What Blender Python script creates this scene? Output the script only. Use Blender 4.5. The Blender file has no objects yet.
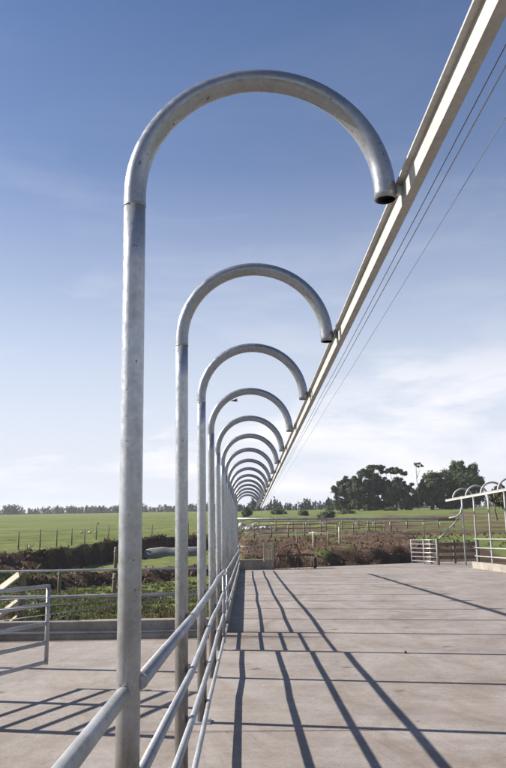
import bpy, math, random
from mathutils import Vector, Matrix, noise

# ------------------------------------------------------------------ camera, sky, sun, exposure
SC = bpy.context.scene
COL = SC.collection
SLOPE = 0.0374                       # the yard falls away from the camera

def cam_setup():
    pitch, yaw, roll = 0.1735, 0.0122, -0.0161
    f = Vector((math.sin(yaw) * math.cos(pitch), math.cos(yaw) * math.cos(pitch), math.sin(pitch)))
    r = Vector((math.cos(yaw), -math.sin(yaw), 0))
    u = r.cross(f)
    c, s = math.cos(roll), math.sin(roll)
    r, u = r * c + u * s, u * c - r * s
    cd = bpy.data.cameras.new('camera')
    cd.sensor_fit = 'VERTICAL'
    cd.sensor_height = 36.0
    cd.lens = 715.17 / 768 * 36.0
    cd.clip_end = 9000
    o = bpy.data.objects.new('camera', cd)
    m = Matrix.Identity(4)
    for i in range(3):
        m[i][0], m[i][1], m[i][2] = r[i], u[i], -f[i]
    m[0][3], m[1][3], m[2][3] = 0, 0, 1.7
    o.matrix_world = m
    COL.objects.link(o)
    SC.camera = o
cam_setup()

SUN = Vector((-1.57, 0.345, 1.0)).normalized()
SUN_EL = math.asin(SUN.z)
SUN_AZ = math.atan2(SUN.x, SUN.y)     # clockwise from +Y

def world_setup():
    w = bpy.data.worlds.new('World')
    SC.world = w
    w.use_nodes = True
    nt = w.node_tree
    N, L = nt.nodes, nt.links
    bg = N['Background']
    bg.inputs['Strength'].default_value = 0.052
    sky = N.new('ShaderNodeTexSky')
    sky.sky_type = 'NISHITA'
    sky.sun_disc = False
    sky.sun_elevation = SUN_EL
    sky.sun_rotation = SUN_AZ
    sky.altitude = 60
    sky.air_density = 1.0
    sky.dust_density = 0.6
    sky.ozone_density = 3.2
    tc = N.new('ShaderNodeTexCoord')
    sep = N.new('ShaderNodeSeparateXYZ')
    L.new(tc.outputs['Generated'], sep.inputs[0])
    # thin streaky cloud, thicker towards the horizon
    mp = N.new('ShaderNodeMapping')
    mp.inputs['Scale'].default_value = (1.5, 1.5, 5.5)
    mp.inputs['Location'].default_value = (0.5, 1.8, 0.88)
    L.new(tc.outputs['Generated'], mp.inputs[0])
    nz = N.new('ShaderNodeTexNoise')
    nz.inputs['Scale'].default_value = 2.3
    nz.inputs['Detail'].default_value = 9
    nz.inputs['Roughness'].default_value = 0.58
    nz.inputs['Distortion'].default_value = 0.4
    L.new(mp.outputs[0], nz.inputs['Vector'])
    cr = N.new('ShaderNodeValToRGB')
    cr.color_ramp.elements[0].position = 0.49
    cr.color_ramp.elements[1].position = 0.66
    L.new(nz.outputs['Fac'], cr.inputs[0])
    # height falloff of the cloud deck
    hr = N.new('ShaderNodeValToRGB')
    e = hr.color_ramp.elements
    e[0].position = 0.0; e[0].color = (1, 1, 1, 1)
    e[1].position = 0.50; e[1].color = (0.02, 0.02, 0.02, 1)
    m1 = e.new(0.13); m1.color = (1, 1, 1, 1)
    m2 = e.new(0.22); m2.color = (0.20, 0.20, 0.20, 1)
    L.new(sep.outputs['Z'], hr.inputs[0])
    mu = N.new('ShaderNodeMath'); mu.operation = 'MULTIPLY'
    L.new(cr.outputs[0], mu.inputs[0]); L.new(hr.outputs[0], mu.inputs[1])
    mu2 = N.new('ShaderNodeMath'); mu2.operation = 'MULTIPLY'
    mu2.inputs[1].default_value = 0.85
    L.new(mu.outputs[0], mu2.inputs[0])
    mx = N.new('ShaderNodeMix'); mx.data_type = 'RGBA'
    L.new(mu2.outputs[0], mx.inputs['Factor'])
    # milky band of low haze along the whole horizon
    hz = N.new('ShaderNodeValToRGB')
    e = hz.color_ramp.elements
    e[0].position = 0.0; e[0].color = (0.95, 0.95, 0.95, 1)
    e[1].position = 0.70; e[1].color = (0.03, 0.03, 0.03, 1)
    for hp, hv in ((.10, .87), (.20, .67), (.30, .42), (.45, .15)):
        k = e.new(hp); k.color = (hv, hv, hv, 1)
    L.new(sep.outputs['Z'], hz.inputs[0])
    mh = N.new('ShaderNodeMix'); mh.data_type = 'RGBA'
    L.new(hz.outputs[0], mh.inputs['Factor'])
    hs = N.new('ShaderNodeHueSaturation')
    hs.inputs['Saturation'].default_value = 1.23
    hs.inputs['Hue'].default_value = 0.508
    L.new(sky.outputs[0], hs.inputs['Color'])
    L.new(hs.outputs[0], mh.inputs['A'])
    mh.inputs['B'].default_value = (7.2, 7.55, 8.5, 1)
    L.new(mh.outputs['Result'], mx.inputs['A'])
    mx.inputs['B'].default_value = (9.4, 9.2, 9.5, 1)
    L.new(mx.outputs['Result'], bg.inputs['Color'])
world_setup()

sd = bpy.data.lights.new('sun', 'SUN')
sd.energy = 5.0
sd.angle = math.radians(0.53)
sd.color = (1.0, 0.93, 0.84)
so = bpy.data.objects.new('sun', sd)
so.rotation_euler = SUN.to_track_quat('Z', 'Y').to_euler()
so.location = (-20, 5, 20)
COL.objects.link(so)

SC.view_settings.view_transform = 'Standard'
SC.view_settings.look = 'None'
SC.view_settings.gamma = 1
SC.view_settings.use_curve_mapping = False
SC.view_settings.exposure = 1.15

# ------------------------------------------------------------------ helpers
R = random.Random(7)

class MB:
    """collects faces; build() links them as one mesh object"""
    def __init__(s):
        s.v, s.f = [], []
    def add(s, verts, faces):
        b = len(s.v)
        s.v += [tuple(p) for p in verts]
        s.f += [tuple(i + b for i in f) for f in faces]
        return s
    def box(s, c, size, mat=None, taper=1.0):
        x, y, z = size[0] / 2, size[1] / 2, size[2] / 2
        vs = []
        for sx, sy, sz in ((-1,-1,-1),(1,-1,-1),(1,1,-1),(-1,1,-1),(-1,-1,1),(1,-1,1),(1,1,1),(-1,1,1)):
            k = taper if sz > 0 else 1
            p = Vector((sx * x * k, sy * y * k, sz * z))
            if mat is not None: p = mat @ p
            vs.append(p + Vector(c))
        return s.add(vs, [(0,3,2,1),(4,5,6,7),(0,1,5,4),(1,2,6,5),(2,3,7,6),(3,0,4,7)])
    def bbox(s, c, size, b=0.01, mat=None):
        """box with chamfered edges"""
        hx, hy, hz = [q / 2 for q in size]
        b = min(b, hx * .9, hy * .9, hz * .9)
        vs, idx = [], {}
        for sx in (-1, 1):
            for sy in (-1, 1):
                for sz in (-1, 1):
                    for a in range(3):
                        p = Vector((sx * (hx - (b if a != 0 else 0)), sy * (hy - (b if a != 1 else 0)), sz * (hz - (b if a != 2 else 0))))
                        if mat is not None: p = mat @ p
                        idx[(sx, sy, sz, a)] = len(vs); vs.append(p + Vector(c))
        fs = []
        for a in range(3):
            o = [q for q in range(3) if q != a]
            for sg in (-1, 1):
                l = []
                for (p, q) in ((-1,-1),(1,-1),(1,1),(-1,1)):
                    k = [0,0,0]; k[a] = sg; k[o[0]] = p; k[o[1]] = q
                    l.append(idx[(k[0],k[1],k[2],a)])
                flip = (sg < 0) != (a == 1)
                fs.append(tuple(reversed(l)) if flip else tuple(l))
        for a in range(3):
            o = [q for q in range(3) if q != a]
            for p in (-1, 1):
                for q in (-1, 1):
                    k0 = [0,0,0]; k0[a] = -1; k0[o[0]] = p; k0[o[1]] = q
                    k1 = list(k0); k1[a] = 1
                    fs.append((idx[(*k0, o[0])], idx[(*k1, o[0])], idx[(*k1, o[1])], idx[(*k0, o[1])]))
        for sx in (-1,1):
            for sy in (-1,1):
                for sz in (-1,1):
                    fs.append(tuple(idx[(sx,sy,sz,a)] for a in range(3)))
        return s.add(vs, fs)
    def tube(s, pts, r, n=12, cap=True, up=None):
        pts = [Vector(p) for p in pts]
        rr = r if isinstance(r, (list, tuple)) else [r] * len(pts)
        T = []
        for i in range(len(pts)):
            a = pts[max(i - 1, 0)]; b = pts[min(i + 1, len(pts) - 1)]
            T.append((b - a).normalized())
        ref = up or (Vector((0, 0, 1)) if abs(T[0].z) < .9 else Vector((0, 1, 0)))
        nrm = (ref - T[0] * ref.dot(T[0])).normalized()
        vs, fs = [], []
        for i, p in enumerate(pts):
            nrm = (nrm - T[i] * nrm.dot(T[i])).normalized()
            bn = T[i].cross(nrm)
            for k in range(n):
                a = 2 * math.pi * k / n
                vs.append(p + (nrm * math.cos(a) + bn * math.sin(a)) * rr[i])
        for i in range(len(pts) - 1):
            for k in range(n):
                k2 = (k + 1) % n
                fs.append((i*n+k, i*n+k2, (i+1)*n+k2, (i+1)*n+k))
        if cap:
            fs.append(tuple(reversed(range(n))))
            fs.append(tuple((len(pts)-1)*n + k for k in range(n)))
        return s.add(vs, fs)
    def prism(s, poly, axis_pts):
        """extrude a 2D (x,z) polygon between two points along y"""
        n = len(poly)
        vs = []
        for (ox, oy, oz) in axis_pts:
            vs += [(ox + p[0], oy, oz + p[1]) for p in poly]
        fs = [tuple(range(n)), tuple(reversed(range(n, 2 * n)))]
        fs += [(i, n + i, n + (i + 1) % n, (i + 1) % n) for i in range(n)]
        return s.add(vs, fs)
    def mesh(s, name, mat, smooth=False):
        me = bpy.data.meshes.new(name)
        me.from_pydata(s.v, [], s.f)
        me.update()
        if mat: me.materials.append(mat)
        if smooth:
            me.polygons.foreach_set('use_smooth', [len(p.vertices) == 4 for p in me.polygons])
        return me
    def build(s, name, mat, parent=None, smooth=False, loc=None):
        return obj(name, s.mesh(name, mat, smooth), parent, loc)

def obj(name, me, parent=None, loc=None):
    o = bpy.data.objects.new(name, me)
    COL.objects.link(o)
    if parent: o.parent = parent
    if loc: o.location = loc
    return o

def tag(o, label=None, cat=None, group=None, kind=None):
    if label: o['label'] = label
    if cat: o['category'] = cat
    if group: o['group'] = group
    if kind: o['kind'] = kind
    return o

def thing(name, label, cat, loc=(0, 0, 0), rz=0, group=None):
    o = bpy.data.objects.new(name, None)
    COL.objects.link(o)
    o.location = loc
    o.rotation_euler = (0, 0, rz)
    return tag(o, label, cat, group)

def yz(y):
    return -SLOPE * y

# ------------------------------------------------------------------ materials
def new_mat(name):
    m = bpy.data.materials.new(name)
    m.use_nodes = True
    nt = m.node_tree
    return m, nt, nt.nodes, nt.links, nt.nodes['Principled BSDF']

def ramp(N, stops):
    c = N.new('ShaderNodeValToRGB')
    e = c.color_ramp.elements
    while len(e) > 1: e.remove(e[-1])
    for i, (p, col) in enumerate(stops):
        k = e[0] if i == 0 else e.new(p)
        k.position = p
        k.color = (*col, 1) if len(col) == 3 else col
    return c

def noise_n(N, L, vec, scale, detail=5, rough=.55, dist=0, stretch=None):
    if stretch:
        mp = N.new('ShaderNodeMapping')
        mp.inputs['Scale'].default_value = stretch
        L.new(vec, mp.inputs[0]); vec = mp.outputs[0]
    n = N.new('ShaderNodeTexNoise')
    n.inputs['Scale'].default_value = scale
    n.inputs['Detail'].default_value = detail
    n.inputs['Roughness'].default_value = rough
    n.inputs['Distortion'].default_value = dist
    L.new(vec, n.inputs['Vector'])
    return n

def mixc(N, L, fac, a, b, mode='MIX'):
    m = N.new('ShaderNodeMix'); m.data_type = 'RGBA'; m.blend_type = mode
    for key, v in (('Factor', fac), ('A', a), ('B', b)):
        if isinstance(v, (int, float)): m.inputs[key].default_value = v
        elif isinstance(v, tuple): m.inputs[key].default_value = (*v, 1)
        else: L.new(v, m.inputs[key])
    return m.outputs['Result']

def bump(N, L, h, strength, dist, p):
    b = N.new('ShaderNodeBump')
    b.inputs['Strength'].default_value = strength
    b.inputs['Distance'].default_value = dist
    L.new(h, b.inputs['Height'])
    L.new(b.outputs[0], p.inputs['Normal'])

def geo_pos(N):
    return N.new('ShaderNodeNewGeometry').outputs['Position']

def mat_galv(name, base=(.325, .337, .36), dirt=.6, metallic=.60, rough=.28, spots=True, splash=False):
    m, nt, N, L, p = new_mat(name)
    pos = geo_pos(N)
    v = N.new('ShaderNodeTexVoronoi'); v.inputs['Scale'].default_value = 55
    L.new(pos, v.inputs['Vector'])
    sp = ramp(N, [(0, tuple(c * .88 for c in base)), (1, tuple(min(1, c * 1.1) for c in base))])
    L.new(v.outputs['Color'], sp.inputs[0])
    n1 = noise_n(N, L, pos, 3.2, 6, .62, .3, (1, 1, .35))
    d = ramp(N, [(.46, (0, 0, 0)), (.72, (1, 1, 1))])
    L.new(n1.outputs['Fac'], d.inputs[0])
    md = N.new('ShaderNodeMath'); md.operation = 'MULTIPLY'; md.inputs[1].default_value = dirt
    L.new(d.outputs[0], md.inputs[0])
    c = mixc(N, L, md.outputs[0], sp.outputs[0], (.105, .096, .080))
    if spots:
        n2 = noise_n(N, L, pos, 42, 2, .5)
        s2 = ramp(N, [(.70, (0, 0, 0)), (.75, (.9, .9, .9))])
        L.new(n2.outputs['Fac'], s2.inputs[0])
        c = mixc(N, L, s2.outputs[0], c, (.07, .06, .05))
    if splash:                                              # dried splashes up the foot of the post
        tc = N.new('ShaderNodeTexCoord'); sx = N.new('ShaderNodeSeparateXYZ')
        L.new(tc.outputs['Object'], sx.inputs[0])
        n4 = noise_n(N, L, pos, 7, 6, .7, .4, (1, 1, .5))
        ad = N.new('ShaderNodeMath'); ad.operation = 'MULTIPLY_ADD'
        L.new(n4.outputs['Fac'], ad.inputs[0]); ad.inputs[1].default_value = -1.6; L.new(sx.outputs['Z'], ad.inputs[2])
        s4 = ramp(N, [(.0, (.8, .8, .8)), (.75, (0, 0, 0))])
        L.new(ad.outputs[0], s4.inputs[0])
        c = mixc(N, L, s4.outputs[0], c, (.115, .100, .078))
    L.new(c, p.inputs['Base Color'])
    p.inputs['Metallic'].default_value = metallic
    n3 = noise_n(N, L, pos, 18, 4)
    rr = ramp(N, [(.3, (rough - .08,) * 3), (.7, (rough + .18,) * 3)])
    L.new(n3.outputs['Fac'], rr.inputs[0])
    L.new(rr.outputs[0], p.inputs['Roughness'])
    bump(N, L, n3.outputs['Fac'], .12, .004, p)
    return m

def mat_simple(name, col, rough=.8, var=.25, scale=6, metallic=0, bumpd=.0, stretch=None, col2=None):
    m, nt, N, L, p = new_mat(name)
    pos = geo_pos(N)
    n = noise_n(N, L, pos, scale, 6, .6, .2, stretch)
    a = tuple(c * (1 - var) for c in col)
    b = col2 or tuple(min(1, c * (1 + var)) for c in col)
    r_ = ramp(N, [(.3, a), (.7, b)])
    L.new(n.outputs['Fac'], r_.inputs[0])
    L.new(r_.outputs[0], p.inputs['Base Color'])
    p.inputs['Roughness'].default_value = rough
    p.inputs['Metallic'].default_value = metallic
    if bumpd: bump(N, L, n.outputs['Fac'], .6, bumpd, p)
    return m

def mat_concrete(name, base=(.222, .198, .178), rng=1.0):
    m, nt, N, L, p = new_mat(name)
    pos = geo_pos(N)
    n1 = noise_n(N, L, pos, .42, 9, .66, .6)
    r1 = ramp(N, [(.28, tuple(c * (1 - .30 * rng) for c in base)), (.48, base), (.70, tuple(c * (1 + .16 * rng) for c in base))])
    L.new(n1.outputs['Fac'], r1.inputs[0])
    # brownish manure staining in long drifts
    n2 = noise_n(N, L, pos, 1.1, 10, .72, 1.0, (1, .45, 1))
    r2 = ramp(N, [(.42, (0, 0, 0)), (.56, (.38, .38, .38)), (.72, (.95, .95, .95))])
    L.new(n2.outputs['Fac'], r2.inputs[0])
    c = mixc(N, L, r2.outputs[0], r1.outputs[0], (base[0] * .58, base[1] * .48, base[2] * .38))
    # scraper marks across the yard
    n6 = noise_n(N, L, pos, 1.0, 6, .7, .3, (.35, 5.0, 1))
    r6 = ramp(N, [(.35, (.91, .91, .92)), (.65, (1.06, 1.06, 1.05))])
    L.new(n6.outputs['Fac'], r6.inputs[0])
    c = mixc(N, L, 1.0, c, r6.outputs[0], 'MULTIPLY')
    # aggregate speckle
    n3 = noise_n(N, L, pos, 45, 6, .8)
    r3 = ramp(N, [(.32, (.70, .69, .68)), (.5, (1, 1, 1)), (.68, (1.16, 1.16, 1.15))])
    L.new(n3.outputs['Fac'], r3.inputs[0])
    c = mixc(N, L, 1.0, c, r3.outputs[0], 'MULTIPLY')
    n5 = noise_n(N, L, pos, 8, 7, .75)
    r5 = ramp(N, [(.3, (.84, .83, .82)), (.7, (1.08, 1.08, 1.08))])
    L.new(n5.outputs['Fac'], r5.inputs[0])
    c = mixc(N, L, 1.0, c, r5.outputs[0], 'MULTIPLY')
    # scattered droppings, two sizes
    nd = noise_n(N, L, pos, 9, 4)
    vv = N.new('ShaderNodeVectorMath'); vv.operation = 'MULTIPLY_ADD'
    L.new(nd.outputs['Color'], vv.inputs[0]); vv.inputs[1].default_value = (.16, .16, .0); L.new(pos, vv.inputs[2])
    for sc, lo, hi, am in ((.75, .040, .075, .85), (1.9, .050, .085, .6), (4.3, .06, .095, .5)):
        v = N.new('ShaderNodeTexVoronoi'); v.inputs['Scale'].default_value = sc
        v.inputs['Randomness'].default_value = 1
        L.new(vv.outputs[0], v.inputs['Vector'])
        r4 = ramp(N, [(lo, (am, am, am)), (hi, (0, 0, 0))])
        L.new(v.outputs['Distance'], r4.inputs[0])
        c = mixc(N, L, r4.outputs[0], c, (.085, .065, .048))
    L.new(c, p.inputs['Base Color'])
    p.inputs['Roughness'].default_value = .88
    bump(N, L, n3.outputs['Fac'], .5, .006, p)
    return m

def mat_ground():
    m, nt, N, L, p = new_mat('pasture')
    pos = geo_pos(N)
    at = N.new('ShaderNodeAttribute'); at.attribute_name = 'soil'
    n1 = noise_n(N, L, pos, .05, 12, .80, .8, (.5, .8, 1))
    n2 = noise_n(N, L, pos, .7, 8, .7, .4)
    n3 = noise_n(N, L, pos, 5, 6, .75)
    g1 = ramp(N, [(.30, (.070, .104, .030)), (.45, (.118, .152, .046)), (.55, (.145, .168, .058)), (.70, (.215, .205, .098))])
    L.new(n1.outputs['Fac'], g1.inputs[0])
    g2 = ramp(N, [(.25, (.62, .66, .60)), (.75, (1.25, 1.2, 1.15))])
    L.new(n2.outputs['Fac'], g2.inputs[0])
    g = mixc(N, L, 1.0, g1.outputs[0], g2.outputs[0], 'MULTIPLY')
    g3 = ramp(N, [(.3, (.65, .65, .65)), (.7, (1.2, 1.2, 1.2))])
    L.new(n3.outputs['Fac'], g3.inputs[0])
    g = mixc(N, L, .8, g, g3.outputs[0], 'MULTIPLY')
    s1 = ramp(N, [(.3, (.042, .028, .019)), (.5, (.100, .064, .043)), (.75, (.185, .128, .090))])
    L.new(n2.outputs['Fac'], s1.inputs[0])
    s = mixc(N, L, .7, s1.outputs[0], g3.outputs[0], 'MULTIPLY')
    # soil mask broken up by noise
    ad = N.new('ShaderNodeMath'); ad.operation = 'ADD'
    ms = N.new('ShaderNodeMath'); ms.operation = 'MULTIPLY_ADD'
    L.new(n2.outputs['Fac'], ms.inputs[0]); ms.inputs[1].default_value = 1.1; ms.inputs[2].default_value = -.55
    L.new(at.outputs['Fac'], ad.inputs[0]); L.new(ms.outputs[0], ad.inputs[1])
    mr = ramp(N, [(.40, (0, 0, 0)), (.60, (1, 1, 1))])
    L.new(ad.outputs[0], mr.inputs[0])
    aw = N.new('ShaderNodeAttribute'); aw.attribute_name = 'soil_shade'
    s = mixc(N, L, aw.outputs['Fac'], s, (.026, .022, .016))  # dark earth, deepened to put shade on the bank faces into the colour
    c = mixc(N, L, mr.outputs[0], g, s)
    L.new(c, p.inputs['Base Color'])
    p.inputs['Roughness'].default_value = .95
    p.inputs['Specular IOR Level'].default_value = .1
    bump(N, L, n3.outputs['Fac'], .8, .10, p)
    return m

def mat_leaf(name, dark, light, trans=.15):
    m, nt, N, L, p = new_mat(name)
    pos = geo_pos(N)
    n = noise_n(N, L, pos, .9, 4, .6)
    w = N.new('ShaderNodeTexWhiteNoise')
    sn = N.new('ShaderNodeVectorMath'); sn.operation = 'SNAP'; sn.inputs[1].default_value = (.25, .25, .25)
    L.new(pos, sn.inputs[0]); L.new(sn.outputs[0], w.inputs['Vector'])
    r1 = ramp(N, [(.3, dark), (.7, light)])
    L.new(n.outputs['Fac'], r1.inputs[0])
    r2 = ramp(N, [(0, (.7, .7, .7)), (1, (1.3, 1.3, 1.3))])
    L.new(w.outputs['Value'], r2.inputs[0])
    c = mixc(N, L, 1.0, r1.outputs[0], r2.outputs[0], 'MULTIPLY')
    L.new(c, p.inputs['Base Color'])
    p.inputs['Roughness'].default_value = .7
    p.inputs['Specular IOR Level'].default_value = .25
    t = N.new('ShaderNodeBsdfTranslucent'); L.new(c, t.inputs[0])
    ms = N.new('ShaderNodeMixShader'); ms.inputs[0].default_value = trans
    out = N['Material Output']
    L.new(p.outputs[0], ms.inputs[1]); L.new(t.outputs[0], ms.inputs[2])
    L.new(ms.outputs[0], out.inputs['Surface'])
    return m

def mat_timber(name, a, b):
    m, nt, N, L, p = new_mat(name)
    pos = geo_pos(N)
    n = noise_n(N, L, pos, 9, 6, .65, .6, (1, 1, .15))
    r1 = ramp(N, [(.3, a), (.7, b)])
    L.new(n.outputs['Fac'], r1.inputs[0])
    L.new(r1.outputs[0], p.inputs['Base Color'])
    p.inputs['Roughness'].default_value = .85
    bump(N, L, n.outputs['Fac'], .4, .006, p)
    return m

GALV = mat_galv('galvanised_steel')
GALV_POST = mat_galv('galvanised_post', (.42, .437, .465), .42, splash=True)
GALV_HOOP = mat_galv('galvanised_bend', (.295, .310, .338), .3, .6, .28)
GALV_RAIL = mat_galv('galvanised_rail', (.33, .34, .355), .45, .35, .42)
GALV_FAR = mat_galv('galvanised_bright', (.34, .34, .33), .4, .1, .55, False)
BEAM = mat_galv('painted_beam', (.35, .345, .33), .3, .0, .55, False)
RUST = mat_simple('weld_and_grime', (.22, .20, .18), .7, .3, 30, .3)
BLACKRUB = mat_simple('black_rubber', (.02, .02, .022), .6, .2, 20)
CABLE = mat_simple('steel_cable', (.16, .165, .18), .5, .15, 40, .4)
CONC = mat_concrete('yard_concrete', (.244, .219, .201), 1.2)
CONC_WALL = mat_concrete('nib_concrete', (.27, .255, .225), 1.5)
GROUND = mat_ground()
TIMBER = mat_timber('weathered_timber', (.09, .07, .05), (.21, .17, .125))
TIMBER_PALE = mat_timber('pale_sawn_timber', (.24, .205, .15), (.42, .37, .285))
DARKSTEEL = mat_simple('dark_rusty_steel', (.055, .045, .04), .7, .5, 12, .3, col2=(.16, .085, .05))
TARP = mat_simple('pale_wrap', (.36, .345, .31), .5, .2, 3)
GREYWRAP = mat_simple('grey_wrap', (.12, .125, .125), .6, .25, 3)
STONE = mat_simple('pale_rubble', (.34, .33, .31), .9, .3, 3)
BARK = mat_simple('bark', (.10, .075, .055), .95, .4, 6)
LEAF_PINE = mat_leaf('pine_foliage', (.026, .042, .022), (.088, .110, .050))
LEAF_ROUND = mat_leaf('round_tree_foliage', (.026, .044, .019), (.092, .120, .046))
LEAF_FAR = mat_leaf('far_wood_foliage', (.020, .036, .022), (.046, .066, .036), .05)
LEAF_BUSH = mat_leaf('bush_foliage', (.040, .055, .026), (.095, .115, .058))
LEAF_AUT = mat_leaf('bronze_foliage', (.035, .040, .016), (.10, .085, .035))
GRASS = mat_leaf('rank_grass', (.042, .064, .018), (.120, .140, .046), .3)
DRYGRASS = mat_leaf('dry_dock', (.060, .042, .022), (.13, .095, .05), .2)
CLOD = mat_simple('earth_clod', (.115, .072, .047), .95, .45, 2.2)
WOOL = mat_simple('wool', (.42, .39, .34), .95, .15, 8)
DARKSKIN = mat_simple('dark_hide', (.03, .025, .022), .8, .3, 8)
FEATHER = mat_simple('dark_feather', (.03, .03, .035), .7, .3, 8)
FLOWER = mat_simple('white_petals', (.5, .5, .47), .7, .1, 8)

# ------------------------------------------------------------------ terrain
def sstep(a, b, x):
    t = max(0.0, min(1.0, (x - a) / (b - a)))
    return t * t * (3 - 2 * t)
def lerp(a, b, t): return a + (b - a) * t
def pw(xs, ys, x):
    if x <= xs[0]: return ys[0]
    for i in range(1, len(xs)):
        if x <= xs[i]:
            return lerp(ys[i-1], ys[i], (x - xs[i-1]) / (xs[i] - xs[i-1]))
    return ys[-1]

def bank_y(x):
    return pw([-60, -14.6, -12.3, -10.7, -6.1, -1, 10, 60], [30, 43.4, 46.5, 59, 67, 72, 82, 110], x)
def bank_drop(x):
    return pw([-30, -16, -14.0, -12, -10.7, -5, -1, 4, 20], [.1, .3, .6, 1.1, 1.5, 1.5, 1.0, .5, .2], x)
def yard_end(x):
    return 39.0 + .55 * max(0, x)

def terrain(x, y):
    """returns z, soil amount"""
    d = math.hypot(x, y)
    far = -.6 + .0027 * max(0, min(d, 520) - 60)
    far += 1.25 * sstep(75, 200, d) * sstep(-20, 10, x) * (1 - sstep(300, 520, d))
    nz = noise.fractal(Vector((x * .12, y * .12, 3.1)), 1.0, 2.0, 4)
    nf = noise.fractal(Vector((x * .55, y * .55, 7.7)), 1.0, 2.0, 3)
    slab = yz(min(y, 46))
    nh = noise.fractal(Vector((x * 1.3, y * 1.3, 4.2)), .9, 2.1, 3)
    soil = 0.0
    if y < 13.1 and -10.5 < x or (x > -.62 and y < yard_end(x) - .1 and x < 12.6):
        return slab - .45, .3, 0
    if x <= -.6 or y < 13.1:                              # left of the yard
        by = bank_y(x)
        low = pw([8, 13.2, 15, 24, 36, 44, 60], [-.45, -.70, -.85, -1.35, -2.35, -2.5, -2.5], y)
        y2 = 40.0 + (x + 11) * .9 + nz * 1.2
        st = sstep(y2 - .2, y2 + 1.3, y)
        low += .62 * st
        soil = max(soil, .9 * sstep(y2 - .9, y2, y) * (1 - sstep(y2 + 1.1, y2 + 2.4, y)) * sstep(-13.5, -10.5, x))
        w = sstep(-10.5, -15.5, x)
        low = lerp(low, pw([8, 13, 40, 60], [-.45, -.6, -1.0, -1.0], y), w)
        near_edge = sstep(-1.6, -.62, x) * sstep(20, 60, y) * 0
        t = sstep(by - 2.6, by, y + nz * .9 + nf * .9 + nh * .5)
        top = far
        bot = min(low, top - bank_drop(x)) if x > -12 else max(low, top - bank_drop(x) - .3)
        bot = lerp(low, bot, sstep(by - 16, by - 3, y))
        z = lerp(bot, top, t)
        soil = max(soil, sstep(by - 6.5, by - 3.5, y) * (1 - sstep(by - .3, by + .8, y)) * sstep(-17.5, -14.5, x))
        # verge that carries the nib wall along the hoop row
        e = sstep(-2.8, -.62, x) * (1 - sstep(36, 44, y)) * sstep(13, 14, y)
        z = lerp(z, slab - .28, e)
        # bare trodden patch behind the cross fence
        soil = max(soil, .75 * math.exp(-((x + 2.3) / 1.3) ** 2 - ((y - 17.5) / 3.0) ** 2))
        amp = .06 + .10 * sstep(14, 22, y)
        z += (nf * amp + nh * (.04 + .22 * soil)) * (1 if y > 13.3 else 0)
        soil_shade = .38 * sstep(by - 7, by - 4, y) * (1 - sstep(by - .4, by + .5, y)) * sstep(-18, -14.5, x)  # left bank faces darkened: shade painted over dark earth
        soil_shade = max(soil_shade, .45 * sstep(y2 - 1.2, y2, y) * (1 - sstep(y2 + .8, y2 + 2.0, y)))
        return z, soil, soil_shade
    if x >= 12.6 and y < 60:
        z = slab - .12 + nf * .06
        z = lerp(z, far, sstep(42, 58, y))
        pen = sstep(37, 39, y) * (1 - sstep(50, 56, y)) * (1 - sstep(15, 18, x))
        return z, max(.15, .95 * pen), .45 * pen  # pen ground darkened likewise, shadow put into its soil colour
    ye = yard_end(x)
    s = y - ye
    z = slab - .45
    z = lerp(z, yz(ye) - .75, sstep(-.1, .7, s))
    z = lerp(z, yz(ye) + .72, sstep(1.0, 5.6, s + nz * 1.4 + nf * 1.0))
    z = lerp(z, far - .25, sstep(7, 30, s))
    md = math.exp(-((x - 11.5) / 5.0) ** 2 - ((y - 57) / 5.0) ** 2)
    z += .75 * md + (nf * .15 + nh * .10) * sstep(0, 2.5, s)
    soil = max(0, 1 - .46 * sstep(14, 34, s) - .5 * sstep(70, 120, s) + .6 * nz)
    soil = max(soil, md)
    soil *= 1 - .55 * sstep(.55, .8, .5 + nf * .6)
    soil_shade = .6 * sstep(-.2, .6, s) * (1 - sstep(1.8, 4.6, s + nz * 1.5 + nf))  # dark band on the far bank, painted shade over dark earth
    return z, max(soil, soil_shade), soil_shade

def axis(segs):
    out = []
    for a, b, st in segs:
        n = max(1, int(round((b - a) / st)))
        out += [a + (b - a) * i / n for i in range(n)]
    out.append(segs[-1][1])
    return out

def build_ground():
    xs = axis([(-3200, -800, 400), (-800, -200, 60), (-200, -60, 14), (-60, -22, 2.5), (-22, 18, .45), (18, 60, 2.5), (60, 200, 14), (200, 800, 60), (800, 3200, 400)])
    ys = axis([(-400, -40, 60), (-40, 12, 4), (12, 13.1, .55), (13.1, 75, .45), (75, 130, 2.2), (130, 320, 9), (320, 900, 40), (900, 4500, 300)])
    vs, soil, soil_shades = [], [], []
    for y in ys:
        for x in xs:
            z, s, w = terrain(x, y)
            vs.append((x, y, z)); soil.append(s); soil_shades.append(w)
    nx = len(xs)
    fs = [(j*nx+i, j*nx+i+1, (j+1)*nx+i+1, (j+1)*nx+i) for j in range(len(ys)-1) for i in range(nx-1)]
    me = bpy.data.meshes.new('ground')
    me.from_pydata(vs, [], fs)
    at = me.attributes.new('soil', 'FLOAT', 'POINT')
    at.data.foreach_set('value', soil)
    at = me.attributes.new('soil_shade', 'FLOAT', 'POINT')
    at.data.foreach_set('value', soil_shades)
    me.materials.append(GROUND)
    me.polygons.foreach_set('use_smooth', [True] * len(fs))
    me.update()
    o = obj('ground', me)
    tag(o, 'green pasture and bare brown earth around the concrete yard', None, None, 'structure')
build_ground()

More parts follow.
